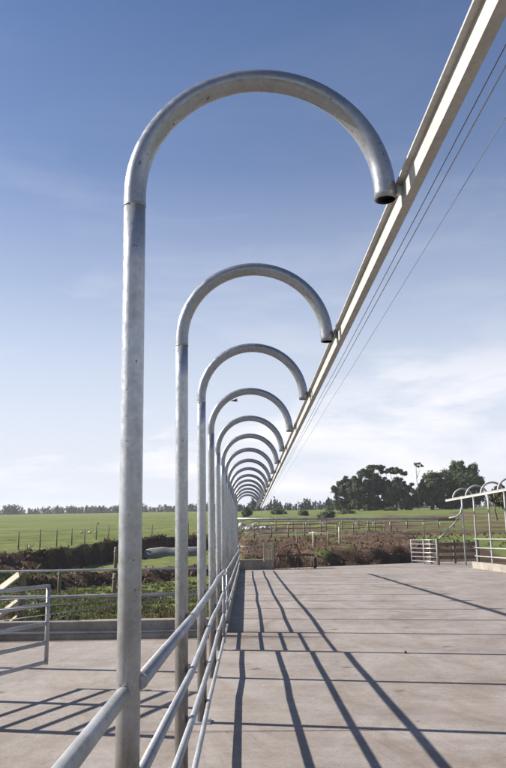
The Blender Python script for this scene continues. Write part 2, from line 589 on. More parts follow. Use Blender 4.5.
def build_yard():
    poly = [(-9.5, -7), (14.2, -7), (14.2, 46.6), (12.0, 45.6), (-.62, 38.95), (-.62, 13.22), (-9.5, 13.22)]
    n = len(poly)
    m = MB()
    m.add([(x, y, yz(y)) for x, y in poly] + [(x, y, yz(y) - .3) for x, y in poly],
          [tuple(range(n))] + [(i, i + n, (i + 1) % n + n, (i + 1) % n) for i in range(n)])
    o = m.build('yard_slab', CONC)
    tag(o, 'pale grey concrete yard with long pipe shadows', None, None, 'structure')
build_yard()

# ------------------------------------------------------------------ left hoop row
PX, D1, SP = -.443, 2.79, 2.2
HJ, HR, PR = 3.09, .52, .0456
NPOST = 15
ORD = ['nearest', 'second nearest', 'third nearest', 'fourth nearest', 'fifth nearest', 'sixth nearest', 'seventh nearest', 'eighth nearest',
       'ninth nearest', 'tenth nearest', 'eleventh nearest', 'twelfth nearest', 'thirteenth nearest', 'second to last', 'farthest']

def hoop_post_meshes(hj, side=1, hr=HR, n=24):
    up = MB().tube([(0, 0, z) for z in (-.05, .4, .8, 1.2, 1.6, 2.0, 2.4, 2.8, hj - .02)], PR - .0012, n).mesh('upright', GALV_POST, True)
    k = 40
    pts = [(side * (hr - hr * math.cos(a)), 0, hj + hr * math.sin(a)) for a in [math.pi * i / k for i in range(k + 1)]]
    pts = [(0, 0, hj - .04)] + pts + [(side * 2 * hr, 0, hj - .028)]
    hb = MB().tube(pts, PR, n, False, up=Vector((0, 1, 0)))
    # open pipe end: inner wall
    inner = [(side * 2 * hr, 0, hj - .028)] + [(side * (hr - hr * math.cos(a)), 0, hj + hr * math.sin(a)) for a in [math.pi * (1 - .02 * i) for i in range(9)]]
    hb.tube(inner, PR - .004, n, True, up=Vector((0, 1, 0)))
    hb.f.pop(-2)
    nb = len(hb.v)
    ring = len(pts) * n
    hb.f += [(ring - n + i, ring - n + (i + 1) % n, ring + (i + 1) % n, ring + i) for i in range(n)]
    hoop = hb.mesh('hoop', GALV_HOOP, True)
    weld = MB().tube([(0, 0, hj - .048), (0, 0, hj - .040)], PR + .001, n).mesh('weld_bead', GALV, True)
    plate = MB().bbox((0, 0, .008), (.17, .17, .016), .004).mesh('base_plate', GALV)
    return up, hoop, weld, plate

UP, HOOP, WELD, PLATE = hoop_post_meshes(HJ)
for i in range(NPOST):
    y = D1 + SP * i
    t = thing('hoop_post', 'tall galvanised pipe post bent into a hoop, %s of the long left row' % ORD[i], 'hoop post',
              (PX + (R.uniform(-.006, .006) if i > 3 else 0), y, yz(y) + (R.uniform(-.012, .012) if i > 2 else 0)), R.uniform(-.03, .03) if i > 1 else 0, 'hooped pipe posts of the long left row')
    if i > 1: t.rotation_euler.x, t.rotation_euler.y = R.uniform(-.004, .004), R.uniform(-.003, .003)
    obj('upright', UP, t)
    obj('hoop', HOOP, t)
    obj('weld_bead', WELD, t)
    if i < 5: obj('base_plate', PLATE, t)

# overhead rail carried on the hoop ends
rail = thing('overhead_rail', 'long straight pale steel rail running overhead along the left hoop ends', 'overhead rail', (0, 0, 0))
y0, y1 = .2, D1 + SP * (NPOST - 1) + .7
RX, RH = .645, 3.14
def along(y, x, h): return (x, y, yz(y) + h)
cap = [(0, 0), (.072, 0), (.072, -.009), (0, -.009)]
box = [(.026, -.009), (.066, -.009), (.066, -.092), (.026, -.092)]
m = MB(); ys = [y0 + (y1 - y0) * k / 8 for k in range(9)]
m.prism(cap, [along(y0, RX, RH), along(y1, RX, RH)]); m.build('top_flange', BEAM, rail)
m = MB(); m.prism(box, [along(y0, RX, RH), along(y1, RX, RH)]); m.build('web', BEAM, rail)
lug = MB().bbox((0, 0, 0), (.036, .035, .036), .006).mesh('bracket', GALV)
for i in range(NPOST):
    y = D1 + SP * i
    o = obj('bracket', lug, rail, (RX + .012, y, yz(y) + RH - .036))

# cables strung beside the rail
for k, (x, h, r, lab) in enumerate(((.775, 3.09, .0018, 'thin steel cable nearest the pale overhead rail'),
                                    (.80, 3.075, .0021, 'brightest thin cable, middle of the three beside the overhead rail'),
                                    (.895, 3.075, .0013, 'faint thin cable farthest right of the overhead rail'))):
    pts = []
    for q in range(25):
        y = .3 + (33.6 - .3) * q / 24
        sag = .012 * math.sin(math.pi * ((y - D1) / SP % 1)) if y > D1 else 0
        pts.append(along(y, x, h - sag))
    o = MB().tube(pts, r, 6).build('overhead_cable', GALV_FAR if k == 1 else CABLE, None, True)
    tag(o, lab, 'cable', 'cables beside the overhead rail')

# pipe rails: bays one to five
RAILX = PX + PR + .026
fence = thing('pipe_fence', 'galvanised four-rail pipe fence fixed along the nearest hoop posts', 'pipe fence', (0, 0, 0))
heights = (1.18, .86, .53, .18)
rad = (.0275, .0225, .0215, .0205)
for h, r in zip(heights, rad):
    pts = []
    for i in range(5):
        y = D1 + SP * i
        jx, jh = R.uniform(-.008, .008), R.uniform(-.014, .014)
        if i == 4: jh = 0
        if i == 0:                                          # welded into the side of the nearest post
            pts.append(along(y + .002, RAILX - .030, h + jh))
            MB().tube([along(y + .0, RAILX - .034, h + jh), along(y + .03, RAILX - .034, h + jh)], [r + .001, r + .005], 14).build('weld_collar', GALV, fence, True)
        else:
            pts.append(along(y, RAILX + jx, h + jh))
        if 0 < i < 4: pts.append(along(y + SP / 2, RAILX + jx * .5 + R.uniform(-.004, .004), h + jh * .4 - .005))
    MB().tube(pts, r, 14).build('rail', GALV_RAIL, fence, True)
    # the piece running back towards the camera butts on the face of the nearest post
    MB().tube([along(.25, PX - .012, h - .03), along(D1 - PR - .001, PX - .012, h - .03)], r, 14).build('rail', GALV_RAIL, fence, True)
for i in range(1, 5):
    y = D1 + SP * i
    for h in heights:
        MB().bbox(along(y, PX + PR + .004, h), (.02, .03, .05), .003).build('clamp', GALV, fence)

# small gate in the bay before the wall starts
ga, gb = D1 + SP * 4 + .06, D1 + SP * 5 - .08
pg = thing('pipe_gate', 'small five-bar pipe gate in the row where the low wall starts', 'gate', (RAILX, ga, yz(ga)))
for h in (.14, .38, .61, .83, 1.09):
    MB().tube([(0, 0, h), (0, gb - ga, h - SLOPE * (gb - ga))], .019, 12).build('bar', GALV_RAIL, pg, True)
for y in (0, gb - ga):
    MB().tube([(0, y, .10 - SLOPE * y), (0, y, 1.13 - SLOPE * y)], .022, 12).build('stile', GALV_RAIL, pg, True)
MB().bbox((-.03, .0, .5), (.05, .03, .06), .004).build('hinge', GALV, pg)
MB().bbox((-.02, gb - ga, .75), (.07, .025, .03), .004).build('latch', GALV, pg)

# low wall and rails beyond
wy0, wy1 = D1 + SP * 5 - .12, 39.0
m = MB()
sec = [(-.56, -.25), (-.385, -.25), (-.385, .19), (-.40, .205), (-.545, .205), (-.56, .19)]
m.prism(sec, [(0, wy0, yz(wy0)), (0, wy1, yz(wy1))])
o = m.build('nib_wall', CONC_WALL)
tag(o, 'low concrete wall under the far half of the left hoop row', 'wall')
ff = thing('wall_rail_fence', 'three galvanised rails above the low wall along the far left hoops', 'pipe fence', (0, 0, 0))
for h, r in zip((1.11, .76, .416), (.026, .022, .021)):
    pts = []
    for i in range(5, 17):
        y = D1 + SP * i + (.0 if i > 5 else -.02)
        pts.append(along(y, RAILX + R.uniform(-.007, .007), h + R.uniform(-.012, .012)))
    MB().tube(pts, r, 12).build('rail', GALV_RAIL, ff, True)
for i in (15, 16):
    y = D1 + SP * i
    MB().tube([along(y, RAILX - .05, -.1), along(y, RAILX - .05, 1.17)], .03, 12).build('post', GALV, ff, True)

# ------------------------------------------------------------------ left side of the yard
# cross wall and fence
CY = 13.05
m = MB()
x0, x1 = -9.5, -.57
def xwall(ya, yb, h, b=.012):
    zc = yz(ya)
    MBm = MB()
    L_ = x1 - x0
    MBm.bbox(((x0 + x1) / 2, (ya + yb) / 2, zc + h / 2 - .12), (L_, yb - ya, h + .24), b)
    return MBm
cw = thing('cross_wall', 'low stepped concrete wall closing the left part of the yard', 'wall', (0, 0, 0))
xwall(CY, CY + .14, .10).build('step', CONC_WALL, cw)
xwall(CY + .142, CY + .32, .30).build('coping', CONC_WALL, cw)
cf = thing('cross_fence', 'galvanised pipe rails crossing behind the yard gate at left', 'pipe fence', (0, 0, 0))
fy = CY + .23
for h, r in ((1.17, .020), (.72, .026)):
    MB().tube([(x, fy, yz(fy) + h + .006 * math.sin(x * 2.1)) for x in (-9.4, -7, -5, -3.5, -2, -.50)], r, 12).build('rail', GALV_RAIL, cf, True)
MB().tube([(-9.4, CY - .03, yz(CY) + .13), (-.6, CY - .03, yz(CY) + .13)], .019, 10).build('rail', GALV_RAIL, cf, True)
for x in (-9.0, -6.6):
    MB().tube([(x, fy, yz(fy) + .2), (x, fy, yz(fy) + 1.2)], .03, 12).build('post', GALV, cf, True)
MB().tube([(-.62, fy, yz(fy) + .2), (-.62, fy, yz(fy) + 1.2)], .028, 12).build('post', GALV, cf, True)

# gate posts standing left of the picture, which throw the long shadows
for (x, y, h, lab) in ((-4.0, 10.5, 2.13, 'steel post whose long shadow crosses the left slab farthest back'),
                       (-3.2, 8.36, 1.75, 'steel post whose shadow crosses just before the gate shadow'),
                       (-3.2, 7.25, 1.68, 'steel gate post whose shadow lies nearest the picture bottom left')):
    t = thing('gate_post', lab, 'post', (x, y, yz(y)), 0, 'steel posts at the left edge of the yard')
    MB().tube([(0, 0, -.02), (0, 0, h * .5), (0, 0, h)], .052, 16).build('shaft', GALV, t, True)
    MB().tube([(0, 0, h), (0, 0, h + .012)], .057, 16).build('cap', GALV, t, True)
    MB().bbox((0, 0, .008), (.17, .17, .016), .004).build('base_plate', GALV, t)

# open pipe gate at left
ax, ay = -2.40, 8.95
bx, by_ = -3.14, 7.20
g = thing('yard_gate', 'galvanised pipe gate standing ajar at the left picture edge', 'gate', (ax, ay, yz(ay)))
dx, dy = bx - ax, by_ - ay
for h in (.29, .51, .73, .95, 1.16):
    MB().tube([(0, 0, h), (dx, dy, h - SLOPE * dy)], .024, 12).build('bar', GALV_RAIL, g, True)
MB().tube([(0, 0, .265), (0, 0, 1.175)], .026, 12).build('stile', GALV_RAIL, g, True)
MB().tube([(dx, dy, .265 - SLOPE * dy), (dx, dy, 1.175 - SLOPE * dy)], .026, 12).build('stile', GALV_RAIL, g, True)
MB().bbox((.0, .03, .80), (.04, .07, .03), .004).build('latch', GALV, g)

# thin rods from that gate post to the third hoop post
px, py = -3.16, 7.25
for h, e, lab in ((1.12, 1.20, 'uppermost of the thin rods strung left of the third hoop post'),
                  (1.0, 1.18, 'middle of the thin rods strung left of the third hoop post'),
                  (.86, 1.16, 'lowest of the thin rods strung left of the third hoop post')):
    o = MB().tube([(px, py, yz(py) + h), (PX - PR, D1 + 2 * SP, yz(D1 + 2 * SP) + e)], .0042, 8).build('tie_rod', CABLE, None, True)
    tag(o, lab, 'rod', 'thin rods left of the third hoop post')

# timber ramp side behind the cross fence at the far left
tr = thing('timber_ramp', 'weathered timber post with three pale sloping boards behind the fence at left', 'ramp', (-4.12, 13.62, yz(13.6)))
MB().bbox((0, 0, .52), (.085, .085, 1.24), .012).build('post', TIMBER, tr)
MB().tube([(0, 0, 1.14), (0, 0, 1.20), (0, 0, 1.235)], [.028, .036, .012], 12).build('knob', TIMBER, tr, True)
for (za, zb) in ((1.10, .78), (.62, .30), (.32, .0)):
    a = Vector((-.07, -.02, za)); b = Vector((-.78, -.10, zb - .22))
    d = (b - a); ln = d.length
    X = d.normalized(); Z = Vector((-.25, -.45, .85)); Z = (Z - X * Z.dot(X)).normalized(); Y = Z.cross(X)
    M3 = Matrix((X, Y, Z)).transposed()
    MB().bbox((a + b) / 2, (ln, .24, .03), .006, M3).build('board', TIMBER_PALE, tr)

# ------------------------------------------------------------------ vegetation at left
def tuft(m, x, y, z, h, n, spread, rnd, w=.012):
    for k in range(n):
        a = rnd.uniform(0, 2 * math.pi); l = h * rnd.uniform(.6, 1.15)
        lean = spread * rnd.uniform(.2, 1)
        bx_, by2 = x + rnd.uniform(-.06, .06), y + rnd.uniform(-.06, .06)
        dx_, dy_ = math.cos(a), math.sin(a)
        ww = w * rnd.uniform(.7, 1.4)
        p0 = (bx_ - dy_ * ww, by2 + dx_ * ww, z - .02); p1 = (bx_ + dy_ * ww, by2 - dx_ * ww, z - .02)
        q0 = (bx_ + dx_ * lean * .4 * l - dy_ * ww * .8, by2 + dy_ * lean * .4 * l + dx_ * ww * .8, z + l * .6)
        q1 = (bx_ + dx_ * lean * .4 * l + dy_ * ww * .8, by2 + dy_ * lean * .4 * l - dx_ * ww * .8, z + l * .6)
        tp = (bx_ + dx_ * lean * l, by2 + dy_ * lean * l, z + l * rnd.uniform(.8, 1.0))
        m.add([p0, p1, q1, q0, tp], [(0, 1, 2, 3), (3, 2, 4)])

def scatter_grass():
    rnd = random.Random(21)
    m, md = MB(), MB()
    for k in range(11000):
        y = 13.7 + 30 * rnd.random() ** 1.35
        x = rnd.uniform(-.42 * y - 1.0, -.75)
        z, s, _ = terrain(x, y)
        den = .5 + .9 * noise.fractal(Vector((x * .5, y * .5, 1.3)), 1, 2, 3)
        if rnd.random() > den + .25: continue
        if s > .45 and rnd.random() < .6: continue
        big = 1 + y / 30
        dry = noise.noise(Vector((x * .35, y * .35, 9))) + (.55 if s > .25 else 0) > .33
        tuft(md if dry else m, x, y, z, rnd.uniform(.05, .20) * (1.5 if dry else 1), 8, .95, rnd, .008 * big)
    for k in range(700):                                    # rough margin beyond the yard end
        x = rnd.uniform(0, 22); y = yard_end(x) + rnd.uniform(1.5, 24)
        z, s, _ = terrain(x, y)
        if s > .5 and rnd.random() < .7: continue
        tuft(m if rnd.random() < .35 else md, x, y, z, rnd.uniform(.08, .26), 6, .9, rnd, .03)
    tag(m.build('rank_grass', GRASS), 'rank green grass growing behind the low walls', None, None, 'stuff')
    tag(md.build('dry_weeds', DRYGRASS), 'brown dry weeds among the grass behind the cross wall', None, None, 'stuff')
scatter_grass()

def scatter_clods():
    rnd = random.Random(77)
    m, tm = MB(), MB()
    def clod(x, y, z, r):
        vs = []
        for k in range(6):
            a = k / 6 * 6.283 + rnd.uniform(-.3, .3)
            q = r * rnd.uniform(.7, 1.25)
            vs.append((x + math.cos(a) * q, y + math.sin(a) * q * .8, z - r * .35))
        for k in range(6):
            a = k / 6 * 6.283 + rnd.uniform(-.4, .4)
            q = r * rnd.uniform(.4, .8)
            vs.append((x + math.cos(a) * q, y + math.sin(a) * q * .8, z + r * rnd.uniform(.35, .9)))
        m.add(vs, [(k, (k + 1) % 6, 6 + (k + 1) % 6, 6 + k) for k in range(6)] + [(6, 7, 8, 9, 10, 11)])
    n = 0
    while n < 7000:
        if rnd.random() < .7:
            x = rnd.uniform(-18, -.8); y = rnd.uniform(34, 73)
        else:
            x = rnd.uniform(-.5, 16); y = yard_end(max(0, x)) + rnd.uniform(2.2, 22)
        z, s_, w = terrain(x, y)
        if s_ < .35 or rnd.random() > s_: 
            n += .2
            continue
        n += 1
        clod(x, y, z, .03 + (.14 if x < -.6 else .07) * rnd.random() ** 3)
        if rnd.random() < (.10 if x < -.6 else .03):
            tuft(tm, x + .2, y, z, rnd.uniform(.12, .45), 7, .8, rnd, .02)
    # dead stalks standing in the weeds
    for k in range(500):
        y = 13.6 + 14 * rnd.random() ** 1.5; x = rnd.uniform(-.42 * y, -.8)
        z, s_, w = terrain(x, y)
        h = rnd.uniform(.25, .6); lx, ly = rnd.uniform(-.2, .2) * h, rnd.uniform(-.2, .2) * h
        tm.tube([(x, y, z - .02), (x + lx * .5, y + ly * .5, z + h * .6), (x + lx, y + ly, z + h)], [.006, .005, .003], 4)
        for q in range(4):
            tuft(tm, x + lx, y + ly, z + h * rnd.uniform(.55, .95), .06, 2, 1.2, rnd, .006)
    tag(m.build('soil_clods', CLOD), 'brown clods of churned earth on the banks beyond the concrete', None, None, 'stuff')
    tag(tm.build('dead_stalks', DRYGRASS), 'dead brown stalks and wisps among weeds and bare earth', None, None, 'stuff')
scatter_clods()

def leaf_cloud(m, c, rad, n, size, rnd, flat=.6, shell=.45):
    """small leaf faces through an ellipsoid"""
    for k in range(n):
        while True:                                          # dense middle, feathery edge
            p = Vector((rnd.gauss(0, .52), rnd.gauss(0, .52), rnd.gauss(0, .52)))
            l = p.length
            if l <= 1.7 and l > shell * rnd.random(): break
        q = Vector((p.x * rad[0], p.y * rad[1], p.z * rad[2])) + Vector(c)
        nrm = (p + Vector((rnd.gauss(0, .5), rnd.gauss(0, .5), rnd.gauss(.2, .5)))).normalized()
        t = nrm.cross(Vector((rnd.gauss(0, 1), rnd.gauss(0, 1), rnd.gauss(0, 1)))).normalized()
        b = nrm.cross(t)
        s = size * rnd.uniform(.6, 1.4)
        m.add([q - t * s, q + b * s * flat, q + t * s, q - b * s * flat], [(0, 1, 2, 3)])

def shrub(x, y, r, h, mat, label, cat='shrub', group=None, n=900, size=.032):
    rnd = random.Random(int(x * 97 + y * 31))
    z, _, _ = terrain(x, y)
    t = thing('shrub', label, cat, (x, y, z), 0, group)
    m = MB()
    for k in range(7):
        a = rnd.uniform(0, 6.28); rr = r * rnd.uniform(0, .6)
        leaf_cloud(m, (rr * math.cos(a), rr * math.sin(a), h * rnd.uniform(.35, .7)), (r * .5, r * .5, h * .38), n // 7, size, rnd)
    m.build('foliage', mat, t)
    s = MB()
    for k in range(5):
        a = rnd.uniform(0, 6.28)
        s.tube([(0, 0, -.05), (r * .3 * math.cos(a), r * .3 * math.sin(a), h * .4), (r * .55 * math.cos(a), r * .55 * math.sin(a), h * .75)], [.03, .02, .008], 6)
    s.build('stem', BARK, t)
    return t
shrub(-5.0, 18.2, .50, .65, LEAF_ROUND, 'dark green weed bush behind the cross rails at left')
shrub(-4.05, 16.6, .38, .55, LEAF_ROUND, 'small dark weed clump against the low wall left of nearest post')
shrub(-6.3, 20.5, .5, .55, LEAF_BUSH, 'pale green weed clump behind the timber ramp')
shrub(-3.3, 22.0, .5, .6, LEAF_BUSH, 'yellow green weed clump between the first and second hoop posts')

def white_flower(x, y, lab):
    z, _, _ = terrain(x, y)
    rnd = random.Random(int(x * 50))
    t = thing('flowering_weed', lab, 'plant', (x, y, z), 0, 'white flowering weeds on the bank')
    MB().tube([(0, 0, -.03), (.02, 0, .25), (.03, .02, .42)], [.02, .014, .008], 6).build('stem', GRASS, t)
    m = MB(); leaf_cloud(m, (.03, .02, .45), (.14, .10, .07), 30, .045, rnd); m.build('bloom', FLOWER, t)
    m = MB(); leaf_cloud(m, (0, 0, .18), (.25, .2, .14), 40, .08, rnd); m.build('foliage', GRASS, t)
white_flower(-13.2, 44.8, 'left of the two white flowering weeds on the bank')
white_flower(-12.4, 45.6, 'right of the two white flowering weeds on the bank')

# flat broken concrete pieces lying behind the cross wall
for k, (x, y, sx, sy, rz_, lab) in enumerate(((-3.75, 15.2, .85, .5, .1, 'flat pale concrete piece lying behind the cross wall beside the gate'),
                                             (-4.35, 15.9, .7, .45, -.25, 'second flat concrete piece behind the wall, nearer the timber ramp'))):
    z, _, _ = terrain(x, y)
    o = MB().bbox((0, 0, 0), (sx, sy, .10), .015).build('concrete_piece', STONE, None, False, (x, y, z + .06))
    o.rotation_euler = (.03, -.05, rz_)
    tag(o, lab, 'concrete piece', 'broken concrete behind the cross wall')

# fence posts at the field edge with wires
fp = [(-14.0, 34.6), (-11.95, 36.9), (-12.0, 40.0), (-12.0, 42.6), (-12.2, 45.6), (-12.1, 47.6), (-11.9, 49.5), (-11.7, 51.5), (-11.5, 53.8), (-11.3, 56.8), (-11.2, 60.0), (-8.6, 64.2), (-5.6, 69.0), (-2.8, 71.5)]
fp = [(-18.5, 42.2), (-16.6, 43.2), (-15.3, 44.3), (-14.3, 46.0), (-13.4, 47.6), (-12.9, 49.8), (-12.5, 52.4), (-12.2, 55.2), (-12.0, 58.4), (-11.6, 61.4), (-8.6, 66.4), (-5.6, 70.2), (-2.8, 73.0)]
fl = thing('field_fence', 'post and wire fence along the edge of the green field at left', 'fence', (0, 0, 0))
tops = []
for (x, y) in fp:
    z, _, _ = terrain(x, y)
    MB().tube([(x, y, z - .2), (x + R.uniform(-.03, .03), y, z + 1.15)], [.055, .045], 8).build('post', TIMBER, fl, True)
    tops.append((x, y, z))
for h in (.45, .8, 1.05):
    MB().tube([(x, y - .05, z + h) for x, y, z in tops], .006, 5).build('wire', CABLE, fl, True)

# three stout posts on the banks
for (x, y, h, r, lab) in ((-9.6, 37.8, 1.25, .09, 'stout timber post standing in front of the dark bank at left'),
                          (-7.9, 44.2, 1.6, .10, 'stout timber post beside the nearest hoop post on the bank'),
                          (-5.45, 30.3, 1.05, .09, 'short weathered timber post low on the bank beside the nearest hoop post')):
    z, _, _ = terrain(x, y)
    t = thing('timber_post', lab, 'post', (x, y, z), 0, 'timber posts on the left banks')
    MB().tube([(0, 0, -.2), (.01, 0, h * .6), (.02, 0, h)], [r, r * .95, r * .9], 10).build('shaft', TIMBER, t, True)
    MB().tube([(-.01, -.01, h * .8), (-.01, -.01, h * .8 + .03)], r * 1.02, 10).build('wire_loop', CABLE, t, True)

# wrapped silage sausage behind the posts
def loaf(name, x, y, rz_, ln, w, h, label, cat):
    z, _, _ = terrain(x, y)
    t = thing(name, label, cat, (x, y, z - .02), rz_)
    rnd = random.Random(3)
    def body(s0, s1, off):
        vs, fs = [], []
        n, k = 26, 12
        for i in range(n):
            u = i / (n - 1); xx = (u - .5) * ln
            e = min(1, (1 - abs(2 * u - 1) ** 5)) ** .5
            hh = h * e * (.93 + .07 * math.sin(u * 17) * math.cos(u * 7)) + off; ww = w * .5 * (.35 + .65 * e) + off
            for j in range(k + 1):
                a = lerp(s0, s1, j / k)
                vs.append((xx, -math.cos(a) * ww, math.sin(a) * hh + rnd.uniform(-.012, .012)))
        for i in range(n - 1):
            for j in range(k):
                fs.append((i*(k+1)+j, (i+1)*(k+1)+j, (i+1)*(k+1)+j+1, i*(k+1)+j+1))
        return MB().add(vs, fs)
    body(0, math.pi, 0).build('body', GREYWRAP, t, True)
    body(math.pi * .40, math.pi * .9, .012).build('cover', TARP, t, True)
loaf('silage_stack', -6.0, 60.5, .08, 5.4, 1.4, .85, 'long grey wrapped silage stack with pale cover on the dark bank', 'silage stack')

# sheep far off in the field
def sheep(x, y, rz_, lab, mat=WOOL):
    z, _, _ = terrain(x, y)
    t = thing('grazing_lamb', lab, 'lamb', (x, y, z), rz_, 'lambs out in the left field')
    t.scale = (.36, .36, .36)
    vs, fs = [], []
    sec = [(-.48, .06, .12), (-.40, .18, .22), (-.15, .23, .26), (.15, .22, .25), (.36, .16, .20), (.48, .08, .11), (.62, .07, .08), (.70, .03, .04)]
    zc = [.62, .62, .60, .61, .66, .66, .52, .44]
    k = 8
    for (xx, rw, rh), c in zip(sec, zc):
        for j in range(k):
            a = 2 * math.pi * j / k
            vs.append((xx, rw * math.cos(a), c + rh * math.sin(a)))
    for i in range(len(sec) - 1):
        for j in range(k):
            fs.append((i*k+j, (i+1)*k+j, (i+1)*k+(j+1) % k, i*k+(j+1) % k))
    MB().add(vs, fs).build('body', mat, t, True)
    for lx in (-.32, .28):
        for ly in (-.12, .12):
            MB().tube([(lx, ly, .48), (lx - .03, ly, .24), (lx, ly, 0)], [.07, .04, .03], 6).build('leg', DARKSKIN, t, True)
sheep(-17.1, 76, .4, 'leftmost small pale lamb grazing in the green field')
sheep(-16.4, 76.5, 2.6, 'second small pale lamb from left in the green field')
sheep(-15.6, 75.6, .2, 'small pale lamb just left of the nearest hoop post')
sheep(-15.2, 80.5, 1.9, 'small dark lamb farther back near the nearest hoop post', DARKSKIN)
sheep(-24, 118, .9, 'dark speck-like lamb alone far out in the field', DARKSKIN)

# ------------------------------------------------------------------ right hoop row
RXP, RHJ = 11.5, 3.40
UP2, HOOP2, WELD2, PLATE2 = hoop_post_meshes(RHJ, -1, HR, 16)
names = ['farthest', 'second farthest', 'third farthest', 'fourth farthest']
for me_ in (UP2, HOOP2):
    me_.materials[0] = GALV_FAR
for i in range(4):
    y = 36.5 - SP * i
    t = thing('hoop_post', 'pale pipe post bent into a hoop, %s in the right-hand row' % names[i], 'hoop post', (RXP, y, yz(y)), R.uniform(-.02, .02), 'hooped pipe posts of the right row')
    obj('upright', UP2, t); obj('hoop', HOOP2, t); obj('weld_bead', WELD2, t)
r2 = thing('overhead_rail', 'pale overhead rail along the hoop ends of the right-hand row', 'overhead rail', (0, 0, 0))
rx2, rh2 = RXP - 2 * HR, RHJ + .04
MB().prism([(-.085, 0), (-.04, 0), (-.04, -.10), (-.085, -.10)], [along(28.0, rx2, rh2), along(37.6, rx2, rh2)]).build('web', GALV_FAR, r2)
MB().prism([(-.10, .012), (-.02, .012), (-.02, .0), (-.10, .0)], [along(28.0, rx2, rh2), along(37.6, rx2, rh2)]).build('top_flange', GALV_FAR, r2)
rf = thing('wall_rail_fence', 'three pale rails between the hoop posts of the right-hand row', 'pipe fence', (0, 0, 0))
for h in (1.42, 1.0, .6):
    MB().tube([along(28.5, RXP - .075, h), along(32, RXP - .075, h + .01), along(36.6, RXP - .075, h)], .028, 10).build('rail', GALV_FAR, rf, True)
m = MB(); m.prism([(-.18, -.2), (.14, -.2), (.12, .30), (-.15, .32)], [(RXP, 24, yz(24)), (RXP, 36.9, yz(36.9))])
tag(m.build('nib_wall', CONC_WALL), 'pale low concrete wall under the right-hand hoop row', 'wall')

# ------------------------------------------------------------------ backing gate and far end of the yard
BY = 40.2
bg_ = thing('backing_gate', 'long horizontal pipe gate frame spanning the far end of the yard', 'gate', (0, BY, 0))
MB().tube([(-.6, 0, 1.19), (3, 0, 1.135), (7, 0, 1.075), (11.6, 0, 1.0)], .055, 12).build('top_pipe', GALV, bg_, True)
MB().tube([(-.5, 0, .44), (1.0, 0, .42), (3.4, 0, .37)], .032, 10).build('lower_pipe', GALV, bg_, True)
MB().tube([(3.4, 0, .37), (7.0, 0, .33), (11.0, 0, .28)], .018, 8).build('lower_pipe', GALV, bg_, True)
for k in range(13):
    x = -.45 + k * .93
    MB().tube([(x, 0, 1.17 - .0155 * x), (x, 0, .43 - .0155 * x)], .011, 6).build('dropper', GALV, bg_, True)
MB().tube([(.55, 0, .42), (1.25, 0, -.22)], .028, 8).build('brace', GALV, bg_, True)
MB().tube([(10.55, -.2, -.05), (11.75, -.2, 1.02)], .045, 8).build('brace', GALV_FAR, bg_, True)
hook = [(11.95, -.2, 2.25), (11.95, -.2, 1.75), (11.85, -.2, 1.35), (11.6, -.2, 1.12), (11.2, -.1, 1.06)]
MB().tube(hook, .045, 10).build('hanger', GALV_FAR, bg_, True)
MB().bbox((11.1, 0, 1.0), (.9, .10, .16), .02).build('carriage', DARKSTEEL, bg_)
MB().tube([(-.5, 0, 1.19), (-.5, 0, -1.5)], .06, 12).build('post', GALV, bg_, True)
MB().tube([(11.95, -.2, 2.25), (11.95, -.2, -1.5)], .05, 12).build('post', GALV_FAR, bg_, True)

# fence with low wall across the left end
ef = thing('end_fence', 'low wall with pale top board and pipe rails at the far left yard corner', 'fence', (0, 39.0, yz(39.0)))
MB().bbox((.48, .1, .18), (1.95, .18, .62), .01).build('wall', CONC_WALL, ef)
MB().bbox((.48, .08, .515), (1.97, .24, .045), .006).build('cap_board', TIMBER_PALE, ef)
for h in (.86, 1.22):
    MB().tube([(-.5, .1, h), (1.1, .1, h - .02)], .026, 10).build('rail', GALV, ef, True)
MB().bbox((1.46, .1, .62), (.09, .09, 1.5), .008).build('post', TIMBER, ef)
MB().tube([(-.42, .1, 0), (-.42, .1, 1.28)], .04, 10).build('post', GALV, ef, True)

# upright pale timber crate end
cr_ = thing('timber_pallet', 'pale upright timber pallet standing beside the far fence post', 'pallet', (1.18, 38.8, yz(38.8)), .05)
for k, xx in enumerate((-.24, -.02, .2)):
    MB().bbox((xx, 0, .92), (.13, .03, 1.0 - .1 * (k == 1)), .006).build('slat', TIMBER_PALE, cr_)
for zz in (.55, 1.28):
    MB().bbox((-.02, .045, zz), (.60, .05, .10), .006).build('crosspiece', TIMBER_PALE, cr_)
for xx in (-.24, .2):
    MB().bbox((xx, .045, .24), (.06, .05, .50), .006).build('leg', TIMBER, cr_)

# cultivator with curved tines parked at the far edge
cu = thing('cultivator', 'dark rusty farm cultivator with curved tines parked at the yard end', 'cultivator', (2.55, 39.6, yz(39.6)), .08)
for yy in (-.35, .35):
    MB().bbox((0, yy, .72), (2.1, .09, .09), .008).build('frame_beam', DARKSTEEL, cu)
for xx in (-.95, 0, .95):
    MB().bbox((xx, 0, .74), (.08, .80, .08), .008).build('cross_beam', DARKSTEEL, cu)
MB().tube([(-.35, 0, .75), (-.12, 0, 1.28), (.12, 0, 1.28), (.35, 0, .75)], .04, 8).build('hitch', DARKSTEEL, cu, True)
MB().tube([(-.95, -.35, .78), (-.7, -.35, 1.15), (-.1, -.1, 1.28)], .03, 8).build('stay', DARKSTEEL, cu, True)
tine = MB().tube([(0, 0, .70), (0, -.16, .62), (0, -.24, .45), (0, -.18, .24), (0, -.02, .10), (0, .10, .03), (0, -.10, .0)], [.03, .03, .03, .028, .028, .025, .012], 8).mesh('tine', DARKSTEEL, True)
for xx in (-.9, -.45, 0, .45, .9):
    obj('tine', tine, cu, (xx, -.35, 0))
for xx in (-.7, -.22, .25, .7):
    obj('tine', tine, cu, (xx, .35, 0))
